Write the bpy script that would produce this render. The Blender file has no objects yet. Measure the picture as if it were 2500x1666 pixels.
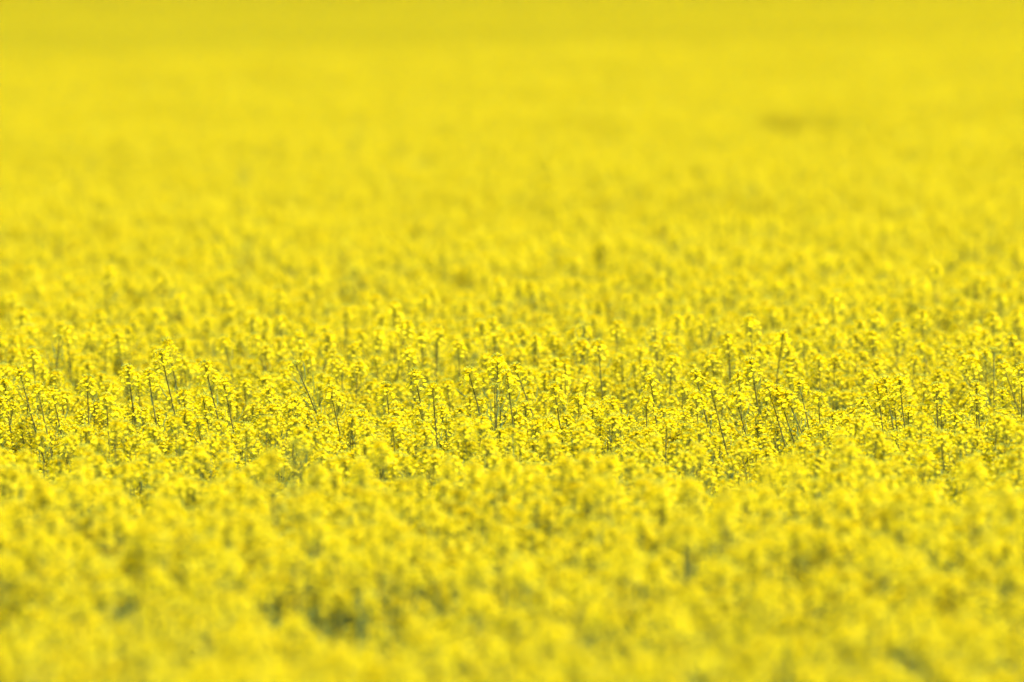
import bpy, math, random
import numpy as np
from mathutils import Vector, Matrix, Euler, Quaternion

random.seed(7)
R = math.radians
scene = bpy.context.scene
COL = scene.collection

# ------------------------------------------------------------------ camera
CAM_Z = 2.78
PITCH = math.atan(983 / 2500 * 0.12)          # looking slightly down on the crop
cam_data = bpy.data.cameras.new('camera')
cam = bpy.data.objects.new('camera', cam_data)
COL.objects.link(cam)
cam_data.lens = 300.0
cam_data.sensor_width = 36.0
cam_data.clip_start = 0.1
cam_data.clip_end = 20000.0
cam.location = (0, 0, CAM_Z)
cam.rotation_euler = (math.pi / 2 - PITCH, 0, 0)
cam_data.dof.use_dof = True
cam_data.dof.focus_distance = 29.8
cam_data.dof.aperture_fstop = 2.45
cam_data.dof.aperture_blades = 0
scene.camera = cam

# ------------------------------------------------------------------ sky, sun, exposure
SUN_ELEV = R(55)
SUN_AZ = R(146)        # clockwise from the view direction (+Y): high on the right, a little behind the camera
world = bpy.data.worlds.new('World')
scene.world = world
world.use_nodes = True
wn = world.node_tree.nodes
wl = world.node_tree.links
wn.clear()
sky = wn.new('ShaderNodeTexSky')
sky.sky_type = 'NISHITA'
sky.sun_disc = False
sky.sun_elevation = SUN_ELEV
sky.sun_rotation = SUN_AZ
bg = wn.new('ShaderNodeBackground')
bg.inputs['Strength'].default_value = 0.15
wo = wn.new('ShaderNodeOutputWorld')
wl.new(sky.outputs[0], bg.inputs[0])
wl.new(bg.outputs[0], wo.inputs[0])
sun_data = bpy.data.lights.new('sun', 'SUN')
sun_data.energy = 3.3
sun_data.angle = R(0.6)
sun_data.color = (1.0, 0.96, 0.88)
sun = bpy.data.objects.new('sun', sun_data)
COL.objects.link(sun)
sdir = Vector((math.sin(SUN_AZ) * math.cos(SUN_ELEV), math.cos(SUN_AZ) * math.cos(SUN_ELEV), math.sin(SUN_ELEV)))
sun.rotation_euler = sdir.to_track_quat('Z', 'Y').to_euler()
sun.location = (0, 0, 50)

scene.render.engine = 'CYCLES'
vs = scene.view_settings
vs.view_transform = 'Standard'
vs.look = 'None'
vs.exposure = 1.40
vs.gamma = 1.0
vs.use_curve_mapping = False
cy = scene.cycles
cy.use_adaptive_sampling = False
cy.use_denoising = True
cy.max_bounces = 10
cy.diffuse_bounces = 6
cy.transmission_bounces = 8
cy.transparent_max_bounces = 8
cy.glossy_bounces = 3
cy.caustics_reflective = False
cy.caustics_refractive = False

# ------------------------------------------------------------------ materials
def new_mat(name):
    m = bpy.data.materials.new(name)
    m.use_nodes = True
    m.node_tree.nodes.clear()
    return m, m.node_tree.nodes, m.node_tree.links

def plant_mat(name, dark, light, transl, rough=0.5, spec=0.25, hue=0.0, transl_tint=None):
    """leafy tissue: diffuse + translucent + a thin gloss, varied per petal/leaf and per plant"""
    m, n, l = new_mat(name)
    geo = n.new('ShaderNodeNewGeometry')
    oi = n.new('ShaderNodeObjectInfo')
    mixf = n.new('ShaderNodeMath'); mixf.operation = 'MULTIPLY_ADD'
    mixf.inputs[1].default_value = 0.55
    l.new(geo.outputs['Random Per Island'], mixf.inputs[0])
    orr = n.new('ShaderNodeMath'); orr.operation = 'MULTIPLY'
    orr.inputs[1].default_value = 0.3
    l.new(oi.outputs['Random'], orr.inputs[0])
    l.new(orr.outputs[0], mixf.inputs[2])
    tc = n.new('ShaderNodeTexCoord')
    noise = n.new('ShaderNodeTexNoise')
    noise.inputs['Scale'].default_value = 160.0
    noise.inputs['Detail'].default_value = 2.0
    l.new(tc.outputs['Object'], noise.inputs['Vector'])
    add = n.new('ShaderNodeMath'); add.operation = 'MULTIPLY_ADD'
    add.inputs[1].default_value = 0.3
    l.new(noise.outputs[0], add.inputs[0]); l.new(mixf.outputs[0], add.inputs[2])
    ramp = n.new('ShaderNodeValToRGB')
    ramp.color_ramp.elements[0].position = 0.15; ramp.color_ramp.elements[0].color = (*dark, 1)
    ramp.color_ramp.elements[1].position = 0.85; ramp.color_ramp.elements[1].color = (*light, 1)
    l.new(add.outputs[0], ramp.inputs[0])
    pr = n.new('ShaderNodeBsdfPrincipled')
    pr.inputs['Roughness'].default_value = rough
    pr.inputs['Specular IOR Level'].default_value = spec
    l.new(ramp.outputs[0], pr.inputs['Base Color'])
    out = n.new('ShaderNodeOutputMaterial')
    if transl > 0:
        tr = n.new('ShaderNodeBsdfTranslucent')
        l.new(ramp.outputs[0], tr.inputs[0])
        mx = n.new('ShaderNodeMixShader')
        mx.inputs[0].default_value = transl
        l.new(pr.outputs[0], mx.inputs[1]); l.new(tr.outputs[0], mx.inputs[2])
        l.new(mx.outputs[0], out.inputs[0])
    else:
        l.new(pr.outputs[0], out.inputs[0])
    return m

M_PETAL = plant_mat('petal_yellow', (0.885, 0.700, 0.002), (0.945, 0.800, 0.006), 0.6, rough=0.42, spec=0.18)
M_BUD = plant_mat('bud_green_yellow', (0.17, 0.20, 0.022), (0.40, 0.39, 0.03), 0.1, rough=0.7, spec=0.08)
M_ANTHER = plant_mat('anther_yellow', (0.60, 0.50, 0.02), (0.75, 0.62, 0.03), 0.1)
M_STEM = plant_mat('stem_olive', (0.062, 0.056, 0.010), (0.105, 0.098, 0.016), 0.0, rough=0.7, spec=0.08)
M_GREEN = plant_mat('stem_glaucous_green', (0.085, 0.135, 0.032), (0.14, 0.20, 0.052), 0.0, rough=0.6, spec=0.2)
M_PED = plant_mat('pedicel_green', (0.20, 0.22, 0.022), (0.38, 0.36, 0.03), 0.1, rough=0.7, spec=0.08)
M_LEAF = plant_mat('leaf_blue_green', (0.07, 0.135, 0.035), (0.115, 0.19, 0.052), 0.35, rough=0.55, spec=0.15)
MATS = [M_PETAL, M_BUD, M_STEM, M_PED, M_LEAF, M_ANTHER, M_GREEN]
PETAL, BUD, STEM, PED, LEAF, ANTHER, GREEN = range(7)

# ------------------------------------------------------------------ mesh building
class MB:
    def __init__(self):
        self.v = []; self.f = []; self.m = []
    def quadgrid(self, rows, mat):
        b = len(self.v); nc = len(rows[0])
        for r in rows: self.v.extend(r)
        for i in range(len(rows) - 1):
            for j in range(nc - 1):
                a = b + i * nc + j
                self.f.append((a, a + 1, a + nc + 1, a + nc)); self.m.append(mat)
    def tube(self, pts, radii, n, mat, cap=False):
        b = len(self.v)
        ref = Vector((0.37, 0.91, 0.13))
        k = len(pts)
        for i, p in enumerate(pts):
            t = (pts[min(i + 1, k - 1)] - pts[max(i - 1, 0)])
            if t.length < 1e-9: t = Vector((0, 0, 1))
            t.normalize()
            u = t.cross(ref)
            if u.length < 1e-3: u = t.cross(Vector((1, 0, 0)))
            u.normalize(); w = t.cross(u)
            for s in range(n):
                a = 2 * math.pi * s / n
                self.v.append(p + (u * math.cos(a) + w * math.sin(a)) * radii[i])
        for i in range(k - 1):
            for s in range(n):
                s2 = (s + 1) % n
                self.f.append((b + i * n + s, b + i * n + s2, b + (i + 1) * n + s2, b + (i + 1) * n + s)); self.m.append(mat)
        if cap:
            self.f.append(tuple(b + (k - 1) * n + s for s in range(n))); self.m.append(mat)
    def spindle(self, a, b_, r, n, mat, bulge=0.5):
        ax = b_ - a; L = ax.length
        if L < 1e-6: return
        ax = ax / L
        u = ax.cross(Vector((0.3, 0.8, 0.52)))
        if u.length < 1e-3: u = ax.cross(Vector((1, 0, 0)))
        u.normalize(); w = ax.cross(u)
        b = len(self.v)
        self.v.append(a); self.v.append(b_)
        mid = a + ax * (L * bulge)
        for s in range(n):
            an = 2 * math.pi * s / n
            self.v.append(mid + (u * math.cos(an) + w * math.sin(an)) * r)
        for s in range(n):
            s2 = (s + 1) % n
            self.f.append((b, b + 2 + s2, b + 2 + s)); self.m.append(mat)
            self.f.append((b + 1, b + 2 + s, b + 2 + s2)); self.m.append(mat)
    def add(self, other, mat4=None):
        b = len(self.v)
        self.v.extend([mat4 @ p for p in other.v] if mat4 is not None else other.v)
        self.f.extend([tuple(i + b for i in f) for f in other.f])
        self.m.extend(other.m)
    def mesh(self, name):
        me = bpy.data.meshes.new(name)
        me.from_pydata([tuple(p) for p in self.v], [], self.f)
        used = sorted(set(self.m))
        for k in used: me.materials.append(MATS[k])
        idx = {k: i for i, k in enumerate(used)}
        me.polygons.foreach_set('material_index', np.array([idx[k] for k in self.m], dtype=np.int32))
        me.polygons.foreach_set('use_smooth', np.ones(len(self.f), dtype=bool))
        me.update()
        return me

def frame_of(axis):
    a = axis.normalized()
    u = a.cross(Vector((0.21, 0.55, 0.81)))
    if u.length < 1e-3: u = a.cross(Vector((1, 0, 0)))
    u.normalize()
    return a, u, a.cross(u)

def make_flower(rng, c, axis, size, openness):
    """four obovate petals in a cross, cupped, on the end of its pedicel; openness 0..1"""
    mb = MB()
    a, u, w = frame_of(axis)
    L = size * 0.5 * rng.uniform(0.95, 1.12); W = L * rng.uniform(0.72, 0.92)
    rot = rng.uniform(0, math.pi / 2)
    for k in range(4):
        an = rot + k * math.pi / 2 + rng.uniform(-0.16, 0.16)
        d = u * math.cos(an) + w * math.sin(an)
        s = -u * math.sin(an) + w * math.cos(an)
        tilt = R(78 - 66 * openness) + rng.uniform(-0.2, 0.22)
        curl = rng.uniform(-0.1, 0.5)
        side = rng.uniform(-0.25, 0.25)
        rows = []
        p = c + a * (L * 0.16); ang = R(80)
        ts = (0.0, 0.36, 0.42, 0.24); wd = (0.12, 0.62, 1.0, 0.62)
        for i in range(4):
            if i: ang = (R(62), tilt, tilt - curl)[i - 1]
            p = p + (d * math.cos(ang) + a * math.sin(ang)) * (L * ts[i])
            nrm = a * math.cos(ang) - d * math.sin(ang)
            hw = W * 0.5 * wd[i]
            lift = hw * 0.28
            rows.append([p - s * hw + nrm * (lift + side * hw), p + (d * (0.05 * L) if i == 3 else Vector((0, 0, 0))), p + s * hw + nrm * (lift - side * hw)])
        mb.quadgrid(rows, PETAL)
    mb.spindle(c, c + a * (L * 0.75), L * 0.13, 4, ANTHER, 0.75)          # stamens and style
    return mb

def bez(p0, p1, p2, n):
    return [p0.lerp(p1, t).lerp(p1.lerp(p2, t), t) for t in [i / (n - 1) for i in range(n)]]

def make_raceme(rng, path, r0, nflow, seglen, pods=True, tall=False, bare=False, stalk=2):
    """path: points of the stalk from its attachment to the tip.
    returns stalk MB (stalk, pedicels, young pods), list of flower MBs, bud MB"""
    st = MB()
    n = len(path)
    st.tube(path, [r0 * (1 - 0.55 * i / (n - 1)) for i in range(n)], 5, stalk)
    tip = path[-1]
    lens = [0.0]
    for i in range(1, n): lens.append(lens[-1] + (path[i] - path[i - 1]).length)
    tot = lens[-1]
    def at(dist):     # point and direction at distance below the tip
        L = max(0.0, tot - dist)
        for i in range(1, n):
            if L <= lens[i]:
                t = (L - lens[i - 1]) / max(1e-9, lens[i] - lens[i - 1])
                return path[i - 1].lerp(path[i], t), (path[i] - path[i - 1]).normalized()
        return tip.copy(), (path[-1] - path[-2]).normalized()
    flowers = []
    ga = rng.uniform(0, 6.28)
    for k in range(nflow):
        q = (k + 0.5) / nflow
        dist = 0.011 + seglen * q ** 1.15
        p, d = at(dist)
        a, u, w = frame_of(d)
        ga += 2.4 + rng.uniform(-0.3, 0.3)
        out = u * math.cos(ga) + w * math.sin(ga)
        up = R(64 - 44 * q + rng.uniform(-9, 9))
        pl = 0.011 + 0.019 * min(1, q * 1.5) + rng.uniform(-0.003, 0.005)
        dirp = out * math.cos(up) + d * math.sin(up)
        e = p + dirp * pl
        st.tube([p, p + dirp * (pl * 0.5) + Vector((0, 0, -0.001)), e], [0.0009, 0.0008, 0.0007], 3, PED)
        fax = (dirp * 0.6 + Vector((rng.uniform(-.3, .3), rng.uniform(-.3, .3), rng.uniform(0.25, .75)))).normalized()      # flowers open upwards and outwards
        op = min(1.0, 0.35 + q * 1.3) * rng.uniform(0.8, 1.05)
        if rng.random() < 0.1: op *= 0.55
        flowers.append(make_flower(rng, e, fax, rng.uniform(0.0142, 0.0178) * (1.12 if tall else 1.0), op))
    if pods:
        m = 24 if bare else (rng.randint(10, 15) if tall else rng.randint(4, 8))
        for k in range(m):
            dist = seglen + 0.008 + (0.23 if bare else 0.16 if tall else 0.10) * (k / m) + rng.uniform(0, 0.012)
            if dist > tot * 0.95: break
            p, d = at(dist)
            a, u, w = frame_of(d)
            ga += 2.4 + rng.uniform(-0.3, 0.3)
            out = u * math.cos(ga) + w * math.sin(ga)
            up = R(rng.uniform(30, 55) if bare else rng.uniform(12, 48))
            dirp = out * math.cos(up) + d * math.sin(up)
            pl = rng.uniform(0.018, 0.028)
            e = p + dirp * pl + Vector((0, 0, -0.002))
            st.tube([p, p + dirp * (pl * .5), e], [0.0010, 0.0009, 0.0008], 3, PED)
            q = rng.random()
            pd = (dirp + d * rng.uniform(0.5, 1.0)).normalized()
            if bare: q = q * 0.5
            if q < 0.5:      # young pod
                pl2 = rng.uniform(0.018, 0.042) * (1.25 if bare else 1)
                st.tube([e, e + pd * (pl2 * .5), e + (pd + d * 0.25) * pl2], [0.0011, 0.0013, 0.0003], 4, GREEN if rng.random() < .6 else PED)
            elif q < 0.82:    # late flower
                flowers.append(make_flower(rng, e, pd, rng.uniform(0.012, 0.016), rng.uniform(0.3, 0.8)))
    bd = MB()
    p, d = at(0.0)
    a, u, w = frame_of(d)
    for k in range(18):
        q = math.sqrt((k + 0.5) / 18)
        an = k * 2.4 + rng.uniform(-.2, .2)
        out = u * math.cos(an) + w * math.sin(an)
        b0 = p - d * (0.006 * q)
        dirb = (d * (1.15 - 0.75 * q) + out * (0.15 + 0.95 * q)).normalized()
        L1 = 0.005 + 0.010 * q
        bd.tube([b0, b0 + dirb * L1], [0.0006, 0.0005], 3, PED)
        b1 = b0 + dirb * L1
        bd.spindle(b1, b1 + (dirb + d * .2) * rng.uniform(0.0065, 0.009), rng.uniform(0.0018, 0.0026), 5, BUD if q < .85 or rng.random() < .6 else PETAL, 0.55)
    return st, flowers, bd

def make_leaf(rng, p, az, length):
    mb = MB()
    d = Vector((math.cos(az), math.sin(az), 0)); s = Vector((-math.sin(az), math.cos(az), 0)); up = Vector((0, 0, 1))
    rows = []; pos = p.copy(); ang = R(rng.uniform(35, 60)); bend = R(rng.uniform(18, 30))
    prof = (0.10, 0.30, 0.62, 0.95, 1.0, 0.72, 0.08)
    for i, wv in enumerate(prof):
        if i:
            pos = pos + (d * math.cos(ang) + up * math.sin(ang)) * (length / 6)
            ang -= bend * 0.6
        hw = length * 0.19 * wv * rng.uniform(0.88, 1.12)
        nr = up * math.cos(ang) - d * math.sin(ang)
        wob = rng.uniform(-.1, .25) * hw
        rows.append([pos - s * hw + nr * (hw * .35 + wob), pos - s * hw * .5 + nr * hw * .12, pos, pos + s * hw * .5 + nr * hw * .12, pos + s * hw + nr * (hw * .35 - wob)])
    mb.quadgrid(rows, LEAF)
    return mb

def make_plant(seed, hero=False, nside=8, bare=False):
    """a rapeseed plant about 1.15 m tall: parts as mesh builders in plant space"""
    rng = random.Random(seed)
    H = 1.15
    lead_gap = rng.uniform(0.13, 0.19) if hero else rng.uniform(0.02, 0.07)
    bx, by = rng.uniform(-.035, .035), rng.uniform(-.035, .035)
    base = Vector((0, 0, -0.03)); tip = Vector((bx, by, H))
    axis = bez(base, Vector((bx * -0.6 + rng.uniform(-.02, .02), by * -.6, H * .55)), tip, 13)
    cut = 8
    stem = MB()
    nst = cut + 1
    stem.tube(axis[:nst], [0.0070 - 0.0034 * i / (nst - 1) for i in range(nst)], 6, GREEN)
    racemes = []
    lead = make_raceme(rng, axis[cut:], 0.0034, 5 if bare else rng.randint(38, 46), 0.02 if bare else (rng.uniform(0.048, 0.075) if hero else rng.uniform(0.042, 0.06)), True, tall=hero, bare=bare)
    racemes.append(lead)
    az = rng.uniform(0, 6.28)
    for k in range(nside):
        az += 2.4 + rng.uniform(-.35, .35)
        t = 0.36 + 0.34 * (k + rng.random()) / nside
        p0 = axis[0].lerp(axis[-1], t)
        i = t * (len(axis) - 1); i0 = int(i)
        p0 = axis[i0].lerp(axis[min(i0 + 1, len(axis) - 1)], i - i0)
        top = H - lead_gap - rng.uniform(0.0, 0.15) * (1.0 if k < nside - 2 else 2.0)
        rad = rng.uniform(0.05, 0.17)
        d = Vector((math.cos(az), math.sin(az), 0))
        p2 = Vector((p0.x + d.x * rad, p0.y + d.y * rad, top))
        p1 = p0 + d * (rad * 0.95) + Vector((0, 0, (top - p0.z) * 0.32))
        path = bez(p0, p1, p2, 8)
        racemes.append(make_raceme(rng, path, 0.0027, rng.randint(28, 37), rng.uniform(0.040, 0.060), True, stalk=GREEN if rng.random() < 0.75 else STEM))
    leaves = []
    for k in range(6):
        az += 2.1 + rng.uniform(-.4, .4)
        z = rng.uniform(0.22, 0.78)
        leaves.append(make_leaf(rng, axis[0].lerp(axis[-1], z / H * 0.98), az, rng.uniform(0.10, 0.20) * (1.25 - z * .6)))
    for k in range(0 if hero else 3):          # small upper leaves well under the flowers
        az += 2.4 + rng.uniform(-.4, .4)
        z = rng.uniform(0.62, 0.84)
        i = z / H * (len(axis) - 1); i0 = int(i)
        leaves.append(make_leaf(rng, axis[i0].lerp(axis[i0 + 1], i - i0), az, rng.uniform(0.06, 0.10)))
    return dict(stem=stem, racemes=racemes, leaves=leaves, tip=tip, H=H)

def joined(pl):
    mb = MB(); mb.add(pl['stem'])
    for st, fl, bd in pl['racemes']:
        mb.add(st); mb.add(bd)
        for f in fl: mb.add(f)
    for lf in pl['leaves']: mb.add(lf)
    return mb

# ------------------------------------------------------------------ terrain
def sstep(a, b, x):
    t = np.clip((x - a) / (b - a), 0, 1)
    return t * t * (3 - 2 * t)

def ground_z(x, y):
    """flat near field, a crest near 115-135 m, a dip, then a far field rising to a second crest"""
    x = np.asarray(x, dtype=float); y = np.asarray(y, dtype=float)
    yc = 121 + 1.25 * np.clip(x, -30, 30)
    dip = -6.5 * sstep(0, 110, y - yc)
    far = 4.6 * sstep(225, 430, y) + 0.012 * np.clip(x, -80, 80) * sstep(225, 430, y)
    back = -3.0 * sstep(435, 520, y) + 18.0 * sstep(540, 860, y)
    z = dip + far + back
    z = z + 0.05 * np.sin(x * 0.9 + 1.0) * np.sin(y * 0.35) * sstep(34, 45, y)
    return z

def build_ground():
    ys = np.concatenate([np.linspace(-60, 10, 8), np.linspace(14, 240, 90), np.linspace(245, 1100, 120), np.array([1400, 2000, 3500, 6000])])
    xs = np.concatenate([np.array([-6000, -2500, -900, -400, -200, -120]), np.linspace(-90, 90, 61), np.array([120, 200, 400, 900, 2500, 6000])])
    X, Y = np.meshgrid(xs, ys)
    Z = ground_z(X, Y)
    v = np.stack([X.ravel(), Y.ravel(), Z.ravel()], 1)
    nx = len(xs)
    f = [(j * nx + i, j * nx + i + 1, (j + 1) * nx + i + 1, (j + 1) * nx + i) for j in range(len(ys) - 1) for i in range(nx - 1)]
    me = bpy.data.meshes.new('ground')
    me.from_pydata(v.tolist(), [], f)
    me.polygons.foreach_set('use_smooth', np.ones(len(f), dtype=bool))
    m, n, l = new_mat('soil_and_low_green')
    tc = n.new('ShaderNodeTexCoord')
    no = n.new('ShaderNodeTexNoise'); no.inputs['Scale'].default_value = 3.0; no.inputs['Detail'].default_value = 8
    l.new(tc.outputs['Object'], no.inputs['Vector'])
    rp = n.new('ShaderNodeValToRGB')
    rp.color_ramp.elements[0].position = 0.38; rp.color_ramp.elements[0].color = (0.07, 0.055, 0.035, 1)
    rp.color_ramp.elements[1].position = 0.62; rp.color_ramp.elements[1].color = (0.07, 0.10, 0.03, 1)
    l.new(no.outputs[0], rp.inputs[0])
    pr = n.new('ShaderNodeBsdfPrincipled'); pr.inputs['Roughness'].default_value = 0.95
    l.new(rp.outputs[0], pr.inputs['Base Color'])
    bp = n.new('ShaderNodeBump'); bp.inputs['Distance'].default_value = 0.03
    no2 = n.new('ShaderNodeTexNoise'); no2.inputs['Scale'].default_value = 30.0; no2.inputs['Detail'].default_value = 6
    l.new(tc.outputs['Object'], no2.inputs['Vector'])
    l.new(no2.outputs[0], bp.inputs['Height']); l.new(bp.outputs[0], pr.inputs['Normal'])
    out = n.new('ShaderNodeOutputMaterial'); l.new(pr.outputs[0], out.inputs[0])
    me.materials.append(m)
    o = bpy.data.objects.new('ground', me)
    o['kind'] = 'structure'
    COL.objects.link(o)
build_ground()

# pixel of the 2500-wide photograph + distance along the ground -> place in the field
cq = cam.rotation_euler.to_quaternion()
def place(px, py, dist):
    d = cq @ Vector(((px - 1250) / 2500 * 36.0, -(py - 833) / 2500 * 36.0, -300.0))
    t = dist / d.y
    return Vector((d.x * t, dist, CAM_Z + d.z * t))
def project(p):
    q = cq.conjugated() @ (Vector(p) - Vector((0, 0, CAM_Z)))
    return (1250 + q.x / -q.z * 300 / 36 * 2500, 833 - q.y / -q.z * 300 / 36 * 2500)

# ------------------------------------------------------------------ plant templates
NT = 14
TEMPL = [make_plant(100 + i, nside=8) for i in range(NT)]
HEROS = [make_plant(300 + i, hero=True, nside=5) for i in range(13)] + [make_plant(340, hero=True, nside=4, bare=True)]

class ThingTemplate:
    """mesh data of one plant's parts, shared by all of its copies"""
    def __init__(self, pl, split_flowers):
        self.tip = pl['tip']; self.H = pl['H']
        self.stem = pl['stem'].mesh('stem')
        self.leaves = [lf.mesh('leaf') for lf in pl['leaves']]
        self.rac = []
        for k, (st, fl, bd) in enumerate(pl['racemes']):
            stm = st.mesh('raceme')
            if split_flowers and k == 0:
                fls = [f.mesh('flower') for f in fl]
                self.rac.append((stm, fls, None, bd.mesh('bud_cluster')))
            else:
                j = MB()
                for f in fl: j.add(f)
                self.rac.append((stm, None, j.mesh('blossoms'), bd.mesh('bud_cluster')))
    def build(self, loc, rot, scale, label, group):
        root = bpy.data.objects.new('rapeseed_plant', None)
        root.empty_display_size = 0.1
        root.location = loc; root.rotation_mode = 'QUATERNION'; root.rotation_quaternion = rot; root.scale = (scale,) * 3
        root['label'] = label; root['category'] = 'rapeseed plant'
        if group: root['group'] = group
        COL.objects.link(root)
        def part(name, me, parent, stuff=False):
            o = bpy.data.objects.new(name, me); o.parent = parent
            if stuff: o['kind'] = 'stuff'
            COL.objects.link(o); return o
        part('stem', self.stem, root)
        for lf in self.leaves: part('leaf', lf, root)
        for stm, fls, bl, bd in self.rac:
            r = part('raceme', stm, root)
            if fls:
                for f in fls: part('flower', f, r)
            else:
                part('blossoms', bl, r, True)
            part('bud_cluster', bd, r)
        return root

TT = [ThingTemplate(p, False) for p in TEMPL]
HT = [ThingTemplate(p, True) for p in HEROS]

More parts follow.
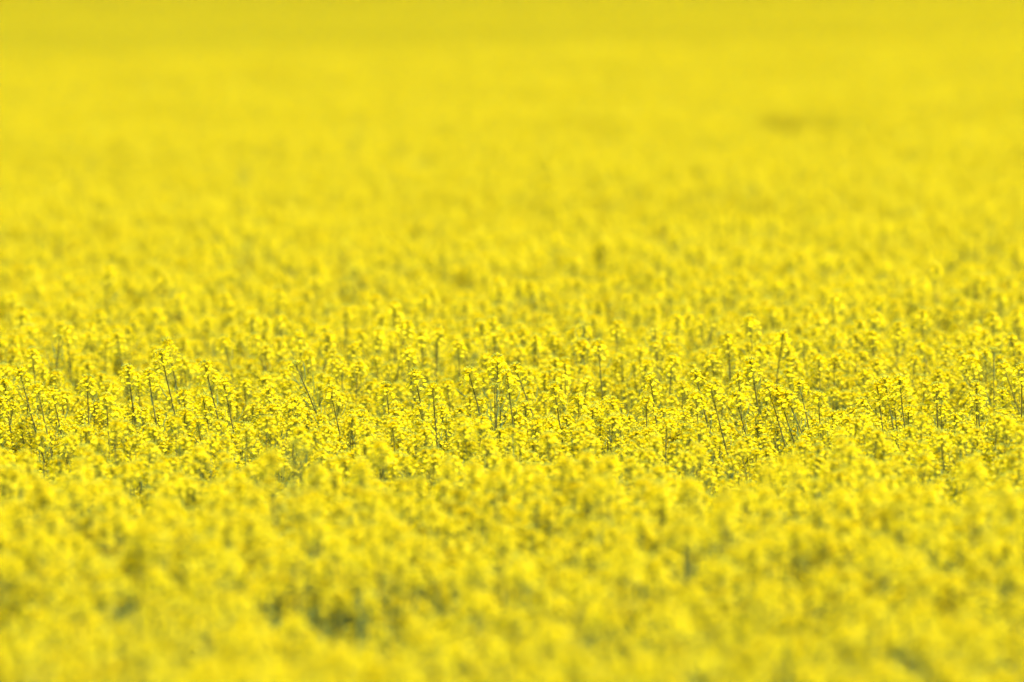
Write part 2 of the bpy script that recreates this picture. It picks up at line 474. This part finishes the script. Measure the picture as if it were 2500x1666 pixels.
# ------------------------------------------------------------------ the stalks one can tell apart (sharp row and just behind it)
# top x, top y, lower stem x, lower stem y (photo pixels), distance, what tells it apart
STALKS = [
 (164, 797, 182, 927, 33.2, 'blurred rapeseed stalk with dark stem rising alone above the row, near the left edge'),
 (284, 813, 296, 894, 33.0, 'blurred rapeseed stalk with straight stem, second soft one from the left edge'),
 (408, 833, 432, 945, 31.2, 'slightly soft rapeseed stalk just behind the tall sharp one left of centre'),
 (392, 862, 419, 988, 29.5, 'tall sharp rapeseed stalk with dark bare stem, highest of the sharp ones at left'),
 (500, 889, 540, 1033, 29.2, 'sharp rapeseed stalk leaning left with rounded head and long dark stem'),
 (311, 898, 320, 947, 29.5, 'sharp rapeseed head with green bud crown between the leaning and the tall stalk at left'),
 (361, 909, 379, 1021, 29.3, 'sharp rapeseed stalk with thin stem directly below the highest head at left'),
 (213, 923, 218, 1003, 29.3, 'broad dense rapeseed head on upright stem, first bushy clump from the left edge'),
 (47, 905, 96, 1021, 29.4, 'strongly left-leaning rapeseed stalk close to the left edge of the sharp row'),
 (722, 891, 773, 1035, 29.3, 'feathery rapeseed stalk with almost no flowers and many thin upright pods'),
 (654, 949, 662, 1057, 29.1, 'bushy rapeseed plant with wide flower dome just left of the feathery stalk'),
 (805, 949, 827, 1050, 29.2, 'bushy rapeseed plant with wide flower dome just right of the feathery stalk'),
 (545, 826, 571, 945, 33.0, 'blurred rapeseed stalk leaning left, first of two behind the rounded sharp head'),
 (621, 822, 654, 938, 33.0, 'blurred rapeseed stalk leaning left, second of two behind the rounded sharp head'),
 (260, 967, 267, 1042, 29.0, 'small sharp rapeseed head on straight dark stem below the bud-crowned head at left'),
 (495, 970, 506, 1024, 29.0, 'low sharp rapeseed head tucked under the rounded leaning stalk'),
 (78, 855, 83, 927, 31.6, 'soft rapeseed head above the strongly leaning stalk at the left edge'),
 (545, 930, 556, 996, 29.5, 'sharp rapeseed stalk with pale head directly right of the rounded leaning one'),
 (90, 941, 103, 999, 29.2, 'short sharp rapeseed stalk right beside the strongly leaning one'),
 (126, 952, 134, 996, 29.3, 'short sharp rapeseed head between the leaning stalk and the broad dense head'),
 (446, 956, 452, 992, 29.4, 'small pale rapeseed head low between the tall and the rounded stalk at left'),
 (719, 974, 730, 1050, 29.0, 'sharp rapeseed head in front of the feathery podded stalk'),
 (10, 930, 14, 981, 29.6, 'sharp rapeseed head cut by the left edge of the photo'),
 (1215, 873, 1215, 1060, 29.3, 'tallest sharp rapeseed stalk at the centre, upright beside a slightly lower neighbour'),
 (1238, 912, 1264, 1077, 29.1, 'sharp rapeseed stalk with long dark stem directly right of the tallest central one'),
 (1143, 905, 1168, 1010, 29.3, 'sharp rapeseed stalk with neat round head standing left of the tallest central one'),
 (1011, 909, 1023, 988, 29.6, 'small tidy rapeseed head on thin stem, second stalk left of the tallest central one'),
 (1256, 894, 1303, 1019, 30.6, 'soft rapeseed stalk slanting left behind the central pair'),
 (1352, 941, 1368, 1042, 29.3, 'lone sharp rapeseed head on dark stem, first stalk to the right of the slanting one'),
 (1056, 941, 1067, 1017, 29.2, 'dense sharp rapeseed head between the small tidy one and the round central one'),
 (942, 941, 955, 1068, 29.2, 'sharp rapeseed stalk with very long dark stem, third to the left of the central ones'),
 (1587, 920, 1596, 970, 30.0, 'rounded rapeseed head standing alone between the centre and the right-hand group'),
 (1027, 815, 1038, 923, 32.8, 'blurred rapeseed stalk with long stem above the small tidy head'),
 (993, 851, 1004, 902, 31.8, 'soft rapeseed head left of the long blurred stem above the tidy head'),
 (1117, 837, 1126, 905, 32.4, 'blurred rapeseed head above the neat round central head'),
 (1247, 815, 1258, 884, 33.6, 'blurred rapeseed head rising directly above the tallest central stalk'),
 (1338, 797, 1344, 880, 34.4, 'faint blurred rapeseed stalk behind the lone sharp head right of centre'),
 (1413, 970, 1420, 1030, 29.2, 'bushy pale rapeseed head right of the lone sharp one, level with low canopy'),
 (1493, 977, 1511, 1039, 29.1, 'broad low rapeseed clump halfway between centre and the right-hand sharp group'),
 (1208, 945, 1213, 1062, 29.0, 'dark podded rapeseed stem with few flowers at the foot of the central pair'),
 (922, 808, 924, 916, 33.4, 'blurred upright rapeseed stalk, leftmost of the soft stems behind the central group'),
 (1421, 833, 1432, 909, 32.6, 'blurred rapeseed head above the bushy pale head right of centre'),
 (1706, 772, 1720, 887, 33.8, 'highest blurred rapeseed stalk, standing far above the right-hand sharp group'),
 (1832, 882, 1858, 999, 29.4, 'tallest sharp rapeseed stalk of the right-hand group, dark stem leaning left'),
 (1697, 911, 1726, 1039, 29.3, 'sharp rapeseed stalk with open bud fan at the left end of the right-hand group'),
 (1733, 941, 1758, 1039, 29.2, 'sharp rapeseed stalk leaning left, second in the right-hand group'),
 (1699, 963, 1704, 1039, 29.1, 'sharp rapeseed stalk with flat-topped head below the open bud fan'),
 (1950, 934, 1961, 985, 29.5, 'short sharp rapeseed head with green bud crown at the right end of the group'),
 (1872, 938, 1887, 1017, 29.3, 'sharp rapeseed stalk immediately right of the tallest one in the right-hand group'),
 (1896, 949, 1917, 1010, 29.3, 'sharp rapeseed stalk slanting left with small green buds, beside two leaning neighbours'),
 (1917, 960, 1939, 1010, 29.3, 'thin slanting rapeseed stalk next to the bud-crowned short head'),
 (1997, 963, 2000, 1079, 29.1, 'sharp rapeseed stalk with long vertical dark stem right of the right-hand group'),
 (2195, 923, 2228, 1061, 29.3, 'tall sharp rapeseed stalk leaning left, highest in the far right cluster'),
 (2159, 927, 2166, 974, 29.5, 'sharp rapeseed head directly left of the tall leaning one in the far right cluster'),
 (2141, 938, 2148, 985, 29.5, 'sharp rapeseed head at the left shoulder of the far right cluster'),
 (2495, 894, 2497, 1010, 29.3, 'sharp rapeseed stalk with dark upright stem cut by the right edge of the photo'),
 (2383, 938, 2389, 974, 29.8, 'bushy rapeseed head between the tall leaning stalk and the right edge'),
 (2446, 956, 2450, 1000, 29.4, 'pale pointed rapeseed head just inside the right edge stalk'),
 (2103, 1006, 2119, 1050, 28.9, 'low sharp rapeseed head below the left shoulder of the far right cluster'),
 (2376, 804, 2401, 884, 33.6, 'blurred rapeseed stalk leaning left high above the bushy head near the right edge'),
 (2437, 822, 2448, 894, 33.2, 'blurred rapeseed head, last soft one before the right edge'),
 (2448, 891, 2466, 967, 31.2, 'soft rapeseed stalk leaning left between the blurred and the pale pointed head'),
 (1802, 913, 1809, 956, 30.3, 'soft rapeseed head with dark buds just left of the tallest right-hand stalk'),
 (1794, 963, 1802, 1003, 29.2, 'small sharp rapeseed head under the soft dark-budded one'),
 (2242, 840, 2257, 887, 32.8, 'blurred rapeseed stalk above the tall leaning one of the far right cluster'),
 (1986, 804, 1993, 891, 34.0, 'faint blurred rapeseed stalk above the long vertical stem at right'),
 (2347, 869, 2368, 930, 31.6, 'soft rapeseed head, left of a close pair above the bushy right head'),
 (2372, 876, 2381, 930, 31.4, 'soft rapeseed head, right of a close pair above the bushy right head'),
 (1735, 869, 1739, 916, 31.8, 'soft rapeseed head below the highest blurred stalk'),
 (2286, 941, 2293, 1020, 29.3, 'broad bushy rapeseed plant right of the tall leaning stalk at far right'),
]
SHORT = ['', '', '', 'the highest sharp stalk at left', 'the rounded sharp stalk leaning left', 'the bud-crowned head at left', 'the thin stem under the highest left head',
 'the broad dense head at left', 'the strongly leaning left-edge stalk', 'the feathery podded stalk', 'the bushy plant left of the feathery stalk', 'the bushy plant right of the feathery stalk',
 '', '', 'the small straight-stemmed head at left', '', '', 'the pale head beside the rounded stalk', '', 'the short head near the left edge', '', '', 'the head cut by the left edge',
 'the tallest central stalk', 'the long dark stem right of centre stalk', 'the neat round central head', 'the small tidy head left of centre', 'the soft slanting stalk behind the centre',
 'the lone sharp head right of centre', 'the dense head left of centre', 'the very long dark stem left of centre', 'the rounded head standing alone', '', '', '', '', '',
 'the bushy pale head right of centre', 'the broad low clump right of centre', '', '', '', '', 'the tallest right-hand stalk', 'the open bud fan at right', 'the second leaning stalk at right', '',
 'the bud-crowned short head at right', 'the neighbour of the tallest right-hand stalk', '', 'the thin slanting right-hand stalk', 'the long vertical stem at right',
 'the tall leaning far-right stalk', '', 'the left shoulder of the far-right cluster', 'the stalk cut by the right edge', 'the bushy head near the right edge', 'the pale pointed head near the right edge',
 'the low sharp head at far right', '', '', '', '', '', '', '', '', '', '', 'the broad bushy far-right plant']
assert len(SHORT) == len(STALKS), (len(SHORT), len(STALKS))
placed = []       # x, y, radius to keep other plants out of
rngp = random.Random(21)
for i, (tx, ty, lx, ly, dist, lab) in enumerate(STALKS):
    T = place(tx, ty, dist)
    lean = math.atan2(lx - tx, ly - ty)
    lean = max(-0.3, min(0.34, lean))
    yaw = rngp.uniform(0, 6.28)
    t = HT[i % 13]
    if 'feathery stalk with' in lab or 'podded rapeseed stem' in lab or 'feathery rapeseed' in lab: t = HT[13]
    q = Quaternion((0, 1, 0), -lean * 0.9) @ Quaternion((1, 0, 0), rngp.uniform(-.05, .05)) @ Quaternion((0, 0, 1), yaw)
    tip = q @ t.tip
    s = T.z / tip.z
    loc = Vector((T.x - tip.x * s, T.y - tip.y * s, 0.0))
    t.build(loc, q, s, lab, 'rapeseed stalks standing out in and behind the sharp row')
    placed.append((loc.x, loc.y))

# ------------------------------------------------------------------ the rest of the crop
rngn = np.random.default_rng(5)
def vnoise(x, y, seed):
    """smooth value noise for canopy height and density"""
    r = np.random.default_rng(seed).random((256, 256))
    xi = np.floor(x).astype(int); yi = np.floor(y).astype(int)
    fx = x - xi; fy = y - yi
    fx = fx * fx * (3 - 2 * fx); fy = fy * fy * (3 - 2 * fy)
    g = lambda a, b: r[a % 256, b % 256]
    return (g(xi, yi) * (1 - fx) + g(xi + 1, yi) * fx) * (1 - fy) + (g(xi, yi + 1) * (1 - fx) + g(xi + 1, yi + 1) * fx) * fy

DENS = 28.0
NP = 3
def scatter(y0, y1, dens, margin):
    cell = 1 / math.sqrt(dens)
    pts = []
    y = y0
    while y < y1:
        hw = 0.06 * y + margin
        x = -hw
        while x < hw:
            pts.append((x, y)); x += cell
        y += cell
    p = np.array(pts)
    p += rngn.uniform(-0.62, 0.62, p.shape) * cell
    return p

near = scatter(16.6, 95.0, DENS, 0.9)
# open places in the crop: centre x, centre y, half width, half depth
GAPS = [(2.5, 77.0, 0.46, 3.6), (2.95, 78.5, 0.32, 2.4)]
keep = np.ones(len(near), bool)
for gx, gy, ga_, gb in GAPS:
    keep &= ((near[:, 0] - gx) / ga_) ** 2 + ((near[:, 1] - gy) / gb) ** 2 > 1
thin = vnoise(near[:, 0] * 2.3, near[:, 1] * 1.3, 3)
far_w = 1 - 0.15 * sstep(24, 27, near[:, 1]) - 0.75 * sstep(30, 37, near[:, 1])
keep &= ~((thin < 0.26) & (rngn.random(len(near)) < 0.65 * far_w))
thin2 = vnoise(near[:, 0] * 5.0, near[:, 1] * 2.6, 4)
keep &= ~((thin2 < 0.3) & (rngn.random(len(near)) < 0.5 * far_w))
for hx, hy in placed:
    keep &= (near[:, 0] - hx) ** 2 + (near[:, 1] - hy) ** 2 > 0.06 ** 2
near = near[keep]
bump = (vnoise(near[:, 0] * 1.5, near[:, 1] * 0.9, 11) - .5) * 0.17 + (vnoise(near[:, 0] * .5, near[:, 1] * .25, 12) - .5) * 0.10
clump = (vnoise(near[:, 0] * 3.0, near[:, 1] * 1.7, 15) - .5) * 0.22 * (1 - sstep(28, 31, near[:, 1]))
bump += clump
bump *= 1 - 0.7 * sstep(33, 50, near[:, 1])
hgt = 1.0 + bump + rngn.normal(0, 0.035, len(near)) * (1 - 0.4 * sstep(37, 50, near[:, 1]))
even = 1 - 0.75 * sstep(37, 50, near[:, 1])
hgt += (rngn.random(len(near)) < 0.10 * even) * rngn.uniform(0.03, 0.11, len(near))
hgt = np.clip(hgt, 0.78, 1.16)
hgt = np.minimum(hgt, 1.16 - 0.05 * sstep(19, 24, near[:, 1]) * (1 - sstep(26, 29, near[:, 1])))
band = (near[:, 1] > 25.5) & (near[:, 1] < 34.5)
dip = 1.08 - 0.16 * np.exp(-((near[band, 1] - 30.7) / 0.95) ** 2) - 0.06 * np.exp(-((near[band, 1] - 28.6) / 0.7) ** 2)
hgt[band] = np.minimum(hgt[band], dip)      # the crop sinks a little around the row of tall stalks

kind = rngn.integers(0, NT, len(near))
rise = np.exp(-((near[:, 1] - 33.3) / 1.6) ** 2)      # a taller belt of plants behind the sharp row
odd = (rngn.random(len(near)) < 0.16 * even + 0.14 * rise) & (hgt > 0.95)
kind[odd] = NT + NP + rngn.integers(0, 14, odd.sum())
hgt[odd] += np.where(band[odd], np.where(near[odd, 1] > 31.3, 0.03 + 0.06 * rngn.random(odd.sum()), 0.0), 0.06)
yaw = rngn.uniform(0, 6.28, len(near))
tiltx = rngn.normal(0, .06, len(near)); tilty = rngn.normal(-.06, .07, len(near))

# low plants right around the sharp stalks, and the plants of the nearest rows, are things of their own; the others are one mass
is_thing = np.zeros(len(near), bool)
proj = np.array([project((near[i, 0], near[i, 1], 1.15 * hgt[i] - 0.03)) for i in range(len(near))])
def build_one(i, lab, grp):
    is_thing[i] = True
    q = Euler((tiltx[i], tilty[i], 0)).to_quaternion() @ Quaternion((0, 0, 1), yaw[i])
    k = kind[i]
    (TT[k] if k < NT else HT[k - NT - NP]).build((near[i, 0], near[i, 1], 0), q, hgt[i], lab, grp)
cand = np.where((near[:, 1] > 27.3) & (near[:, 1] < 31.0))[0]
for (tx, ty, lx, ly, dist, lab), short in zip(STALKS, SHORT):
    if not short: continue
    for dx, dy, words in ((8, 105, 'low yellow rapeseed plant directly below '), (62, 62, 'low yellow rapeseed plant just right of '), (-30, 150, 'lower blurred rapeseed plant in front of ')):
        ok = [i for i in cand if not is_thing[i]]
        d2 = [(proj[i, 0] - tx - dx) ** 2 + (proj[i, 1] - ty - dy) ** 2 for i in ok]
        j = int(np.argmin(d2))
        if d2[j] < 38 ** 2:
            build_one(ok[j], words + short, 'low rapeseed plants filling the sharp row')
n_front = 300 - len(STALKS) - int(is_thing.sum())
front = [i for i in np.argsort(near[:, 1]) if -10 < proj[i, 0] < 2510 and proj[i, 1] < 1690 and not is_thing[i]][:n_front]
cols = ['left-edge', 'mid-left', 'central', 'mid-right', 'right-edge']
rows = ['lowest rows along the bottom edge', 'rows just above the bottom edge']
for r, i in enumerate(front):
    c = min(4, max(0, int(proj[i, 0] / 500)))
    row = rows[0 if r < len(front) / 2 else 1]
    build_one(i, 'blurred %s rapeseed plant in the %s' % (cols[c], row), '%s rapeseed plants, %s' % (cols[c], row))

mass_idx = np.where(~is_thing)[0]

# source plants and one-metre patches for the mass (not linked to the scene)
src = bpy.data.collections.new('mass_sources')
jm = [joined(p) for p in TEMPL]
for i, mb in enumerate(jm):
    src.objects.link(bpy.data.objects.new('source_%02d' % i, mb.mesh('rapeseed_mass')))
prng = random.Random(9)
for k in range(NP):
    mb = MB()
    for j in range(25):
        if k >= 2 and prng.random() < 0.55: continue
        gx, gy = (j % 5 + .5) / 5 - .5, (j // 5 + .5) / 5 - .5
        m4 = Matrix.Translation((gx + prng.uniform(-.1, .1), gy + prng.uniform(-.1, .1), 0)) @ Euler((prng.gauss(0, .06), prng.gauss(0, .07), prng.uniform(0, 6.28))).to_matrix().to_4x4() @ Matrix.Scale(prng.uniform(.9, 1.07), 4)
        mb.add(jm[prng.randrange(NT)], m4)
    src.objects.link(bpy.data.objects.new('source_%02d' % (NT + k), mb.mesh('rapeseed_mass')))

for i, p in enumerate(HEROS):
    src.objects.link(bpy.data.objects.new('source_%02d' % (NT + NP + i), joined(p).mesh('rapeseed_mass')))

def mass_object(name, label, pos, rot, scl, idx):
    me = bpy.data.meshes.new(name)
    me.from_pydata(pos.tolist(), [], [])
    a = me.attributes.new('rot', 'FLOAT_VECTOR', 'POINT'); a.data.foreach_set('vector', rot.astype(np.float32).ravel())
    a = me.attributes.new('scl', 'FLOAT', 'POINT'); a.data.foreach_set('value', scl.astype(np.float32))
    a = me.attributes.new('idx', 'INT', 'POINT'); a.data.foreach_set('value', idx.astype(np.int32))
    o = bpy.data.objects.new(name, me)
    o['kind'] = 'stuff'; o['label'] = label; o['category'] = 'rapeseed'
    COL.objects.link(o)
    ng = bpy.data.node_groups.new(name, 'GeometryNodeTree')
    ng.interface.new_socket('Geometry', in_out='INPUT', socket_type='NodeSocketGeometry')
    ng.interface.new_socket('Geometry', in_out='OUTPUT', socket_type='NodeSocketGeometry')
    N, L = ng.nodes, ng.links
    gi = N.new('NodeGroupInput'); go = N.new('NodeGroupOutput')
    ci = N.new('GeometryNodeCollectionInfo'); ci.inputs['Collection'].default_value = src
    ci.inputs['Separate Children'].default_value = True; ci.inputs['Reset Children'].default_value = True
    ip = N.new('GeometryNodeInstanceOnPoints')
    ip.inputs['Pick Instance'].default_value = True
    def attr(nm, typ):
        x = N.new('GeometryNodeInputNamedAttribute'); x.data_type = typ; x.inputs['Name'].default_value = nm
        return x.outputs['Attribute']
    e2r = N.new('FunctionNodeEulerToRotation')
    L.new(attr('rot', 'FLOAT_VECTOR'), e2r.inputs[0]); L.new(e2r.outputs[0], ip.inputs['Rotation'])
    L.new(attr('scl', 'FLOAT'), ip.inputs['Scale'])
    L.new(attr('idx', 'INT'), ip.inputs['Instance Index'])
    L.new(gi.outputs[0], ip.inputs['Points']); L.new(ci.outputs[0], ip.inputs['Instance'])
    L.new(ip.outputs[0], go.inputs[0])
    md = o.modifiers.new('plants', 'NODES'); md.node_group = ng
    return o

mp = near[mass_idx]
pos = np.column_stack([mp, ground_z(mp[:, 0], mp[:, 1])])
rot = np.column_stack([tiltx[mass_idx], tilty[mass_idx], yaw[mass_idx]])
mass_object('rapeseed_mass', 'dense yellow rapeseed crop filling the field between and behind the single plants', pos, rot, hgt[mass_idx], kind[mass_idx])

def thinf(x, y):
    """share of thin crop: the far slope is sparser on the left, and so is the crest beyond"""
    side = np.clip(0.80 - 0.6 * x / (0.06 * y), 0.15, 1.0)
    return np.where(y < 200, 0.05, np.where(y < 500, side, 0.5))

def patches(y0, y1, step, margin, smin, smax):
    pts = []
    y = y0
    while y < y1:
        hw = 0.06 * y + margin
        n = int(2 * hw / step) + 1
        pts += [(-hw + i * step, y) for i in range(n)]
        y += step
    p = np.array(pts); p += rngn.uniform(-.15, .15, p.shape)
    z = ground_z(p[:, 0], p[:, 1])
    n = len(p)
    return (np.column_stack([p, z]), np.column_stack([np.zeros(n), np.zeros(n), rngn.integers(0, 4, n) * (math.pi / 2) + rngn.uniform(-.2, .2, n)]),
            rngn.uniform(smin, smax, n), np.where(rngn.random(n) < thinf(p[:, 0], p[:, 1]), np.full(n, NT + 2), rngn.integers(NT, NT + 2, n)))
a = patches(95.3, 150, 0.92, 1.5, .95, 1.05)
b = patches(225, 460, 0.98, 3, .95, 1.05)
c = patches(545, 715, 1.15, 3, 1.0, 1.1)
mass_object('distant_rapeseed', 'smooth far rapeseed slopes along the top edge, fully out of focus',
            *[np.concatenate([u, v, w]) for u, v, w in zip(a, b, c)])
